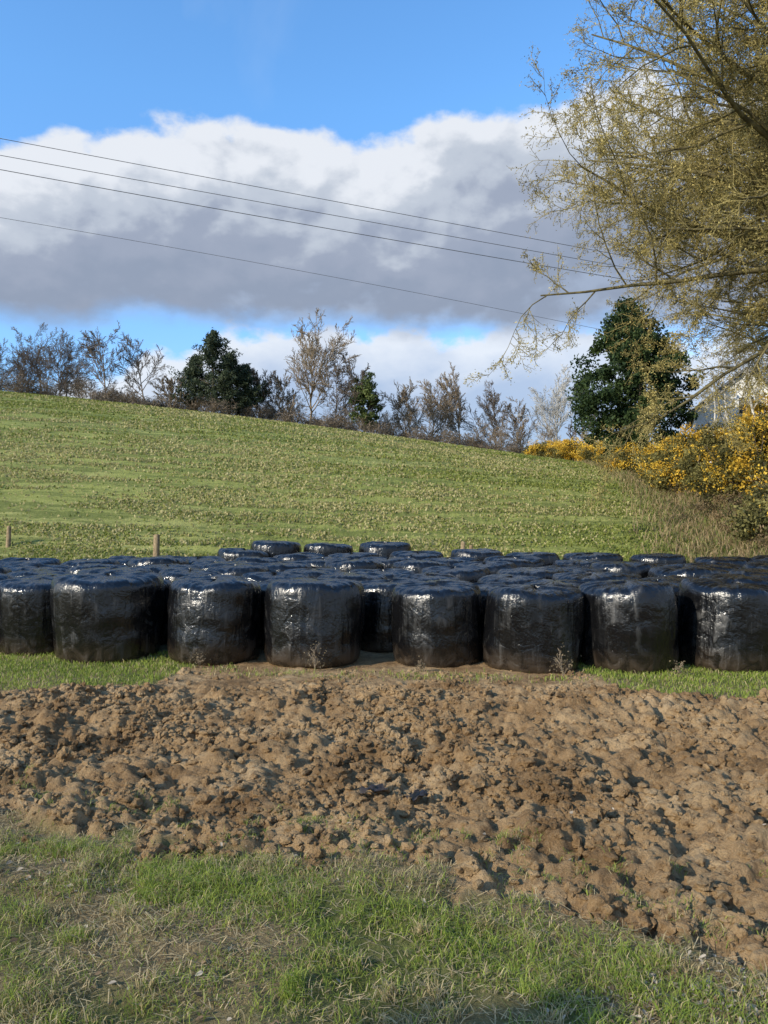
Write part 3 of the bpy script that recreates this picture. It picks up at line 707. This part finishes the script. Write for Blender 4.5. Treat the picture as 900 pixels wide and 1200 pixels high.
vo = n.add('ShaderNodeVectorMath', operation='ADD'); n.link(CV, vo.inputs[0]); vo.inputs[1].default_value = (-.012, .022, 0)
nz2 = n.noise(vo.outputs[0], 8, 9, .52, .1)
wob = n.math('ADD', n.math('MULTIPLY', n.math('SUBTRACT', nz, .5), .11), n.math('MULTIPLY', n.math('SUBTRACT', nf, .5), .035))
dT = n.math('ADD', n.math('SUBTRACT', topc, el), wob); dB = n.math('ADD', n.math('SUBTRACT', el, botc), n.math('MULTIPLY', wob, .6))
m1 = n.math('MULTIPLY', n.mrange(dT, 0, .02, smooth=True), n.mrange(dB, -.015, .03, smooth=True))
h1 = n.math('DIVIDE', n.math('SUBTRACT', el, botc), n.math('SUBTRACT', topc, botc))
lit = n.math('MULTIPLY', n.math('SUBTRACT', nz, nz2), 1.2)
sh = n.math('ADD', n.math('ADD', h1, lit), n.math('MULTIPLY', n.math('SUBTRACT', nb, .5), 1.0))
sh = n.math('ADD', sh, n.math('MULTIPLY', n.math('SUBTRACT', nz, .5), -.3))
lf = n.mrange(az, -.5, .1, .18, -.02); sh = n.math('ADD', sh, lf)
c1 = n.ramp(sh, [(.0, (.37, .45, .60)), (.18, (.30, .36, .48)), (.44, (.35, .405, .525)), (.66, (.54, .60, .70)), (.88, (.81, .85, .92))], 'EASE')
wob2 = n.math('ADD', n.math('MULTIPLY', n.math('SUBTRACT', nz, .5), .09), n.math('MULTIPLY', n.math('SUBTRACT', nf, .5), .07))
d2 = n.math('ADD', n.math('SUBTRACT', top2, el), wob2)
m2 = n.math('MULTIPLY', n.mrange(d2, 0, .022, smooth=True), n.mrange(el, .02, .08, .5, .92))
s2 = n.math('ADD', n.math('ADD', n.math('SUBTRACT', 1.05, n.math('MULTIPLY', d2, 8)), n.math('MULTIPLY', lit, .8)), n.math('ADD', n.math('MULTIPLY', n.math('SUBTRACT', nb, .5), .8), n.math('MULTIPLY', n.math('SUBTRACT', nf, .5), .9)))
c2 = n.ramp(s2, [(0, (.42, .54, .74)), (.4, (.47, .57, .75)), (.9, (.84, .88, .94))])
wi = n.noise(CV, 2.2, 6, .5, .6); m3 = n.math('MULTIPLY', n.mrange(wi, .56, .75, 0, .22), n.mrange(el, .38, .5))
tn = n.mix(n.mrange(el, .15, .5), (.72, .88, 1.10), (.86, 1.16, 1.38))
tint = n.mix(1.0, sky.outputs[0], tn, 'MULTIPLY')
hs = n.add('ShaderNodeHueSaturation'); hs.inputs['Saturation'].default_value = 1.05; hs.inputs['Value'].default_value = 1.6; n.link(tint, hs.inputs['Color'])
bs = n.add('ShaderNodeBackground'); bs.inputs[1].default_value = .15; n.link(hs.outputs[0], bs.inputs[0])
def over(a, col, m):
    b = n.add('ShaderNodeBackground'); b.inputs[1].default_value = 1
    if hasattr(col, 'is_output'): n.link(col, b.inputs[0])
    else: b.inputs[0].default_value = (*col, 1)
    mx = n.add('ShaderNodeMixShader'); n.link(m, mx.inputs[0]); n.link(a, mx.inputs[1]); n.link(b.outputs[0], mx.inputs[2]); return mx.outputs[0]
s_ = over(bs.outputs[0], (.7, .8, .95), m3); s_ = over(s_, c2, m2); s_ = over(s_, c1, m1)
wo = n.add('ShaderNodeOutputWorld'); n.link(s_, wo.inputs[0])

sl = bpy.data.lights.new('sun', 'SUN'); sl.energy = 5.0; sl.angle = math.radians(.5); sl.color = (1, .91, .76)
so = bpy.data.objects.new('sun', sl); scene.collection.objects.link(so); so.rotation_euler = S.to_track_quat('Z', 'Y').to_euler(); so.location = (-20, -15, 20)

cam = bpy.data.cameras.new('camera'); cam.sensor_fit = 'VERTICAL'; cam.sensor_height = 36; cam.lens = 27.0; cam.clip_end = 2000
co = bpy.data.objects.new('camera', cam); scene.collection.objects.link(co); co.location = (0, 0, 2.05); co.rotation_euler = (math.radians(90+.95), 0, 0)
scene.camera = co
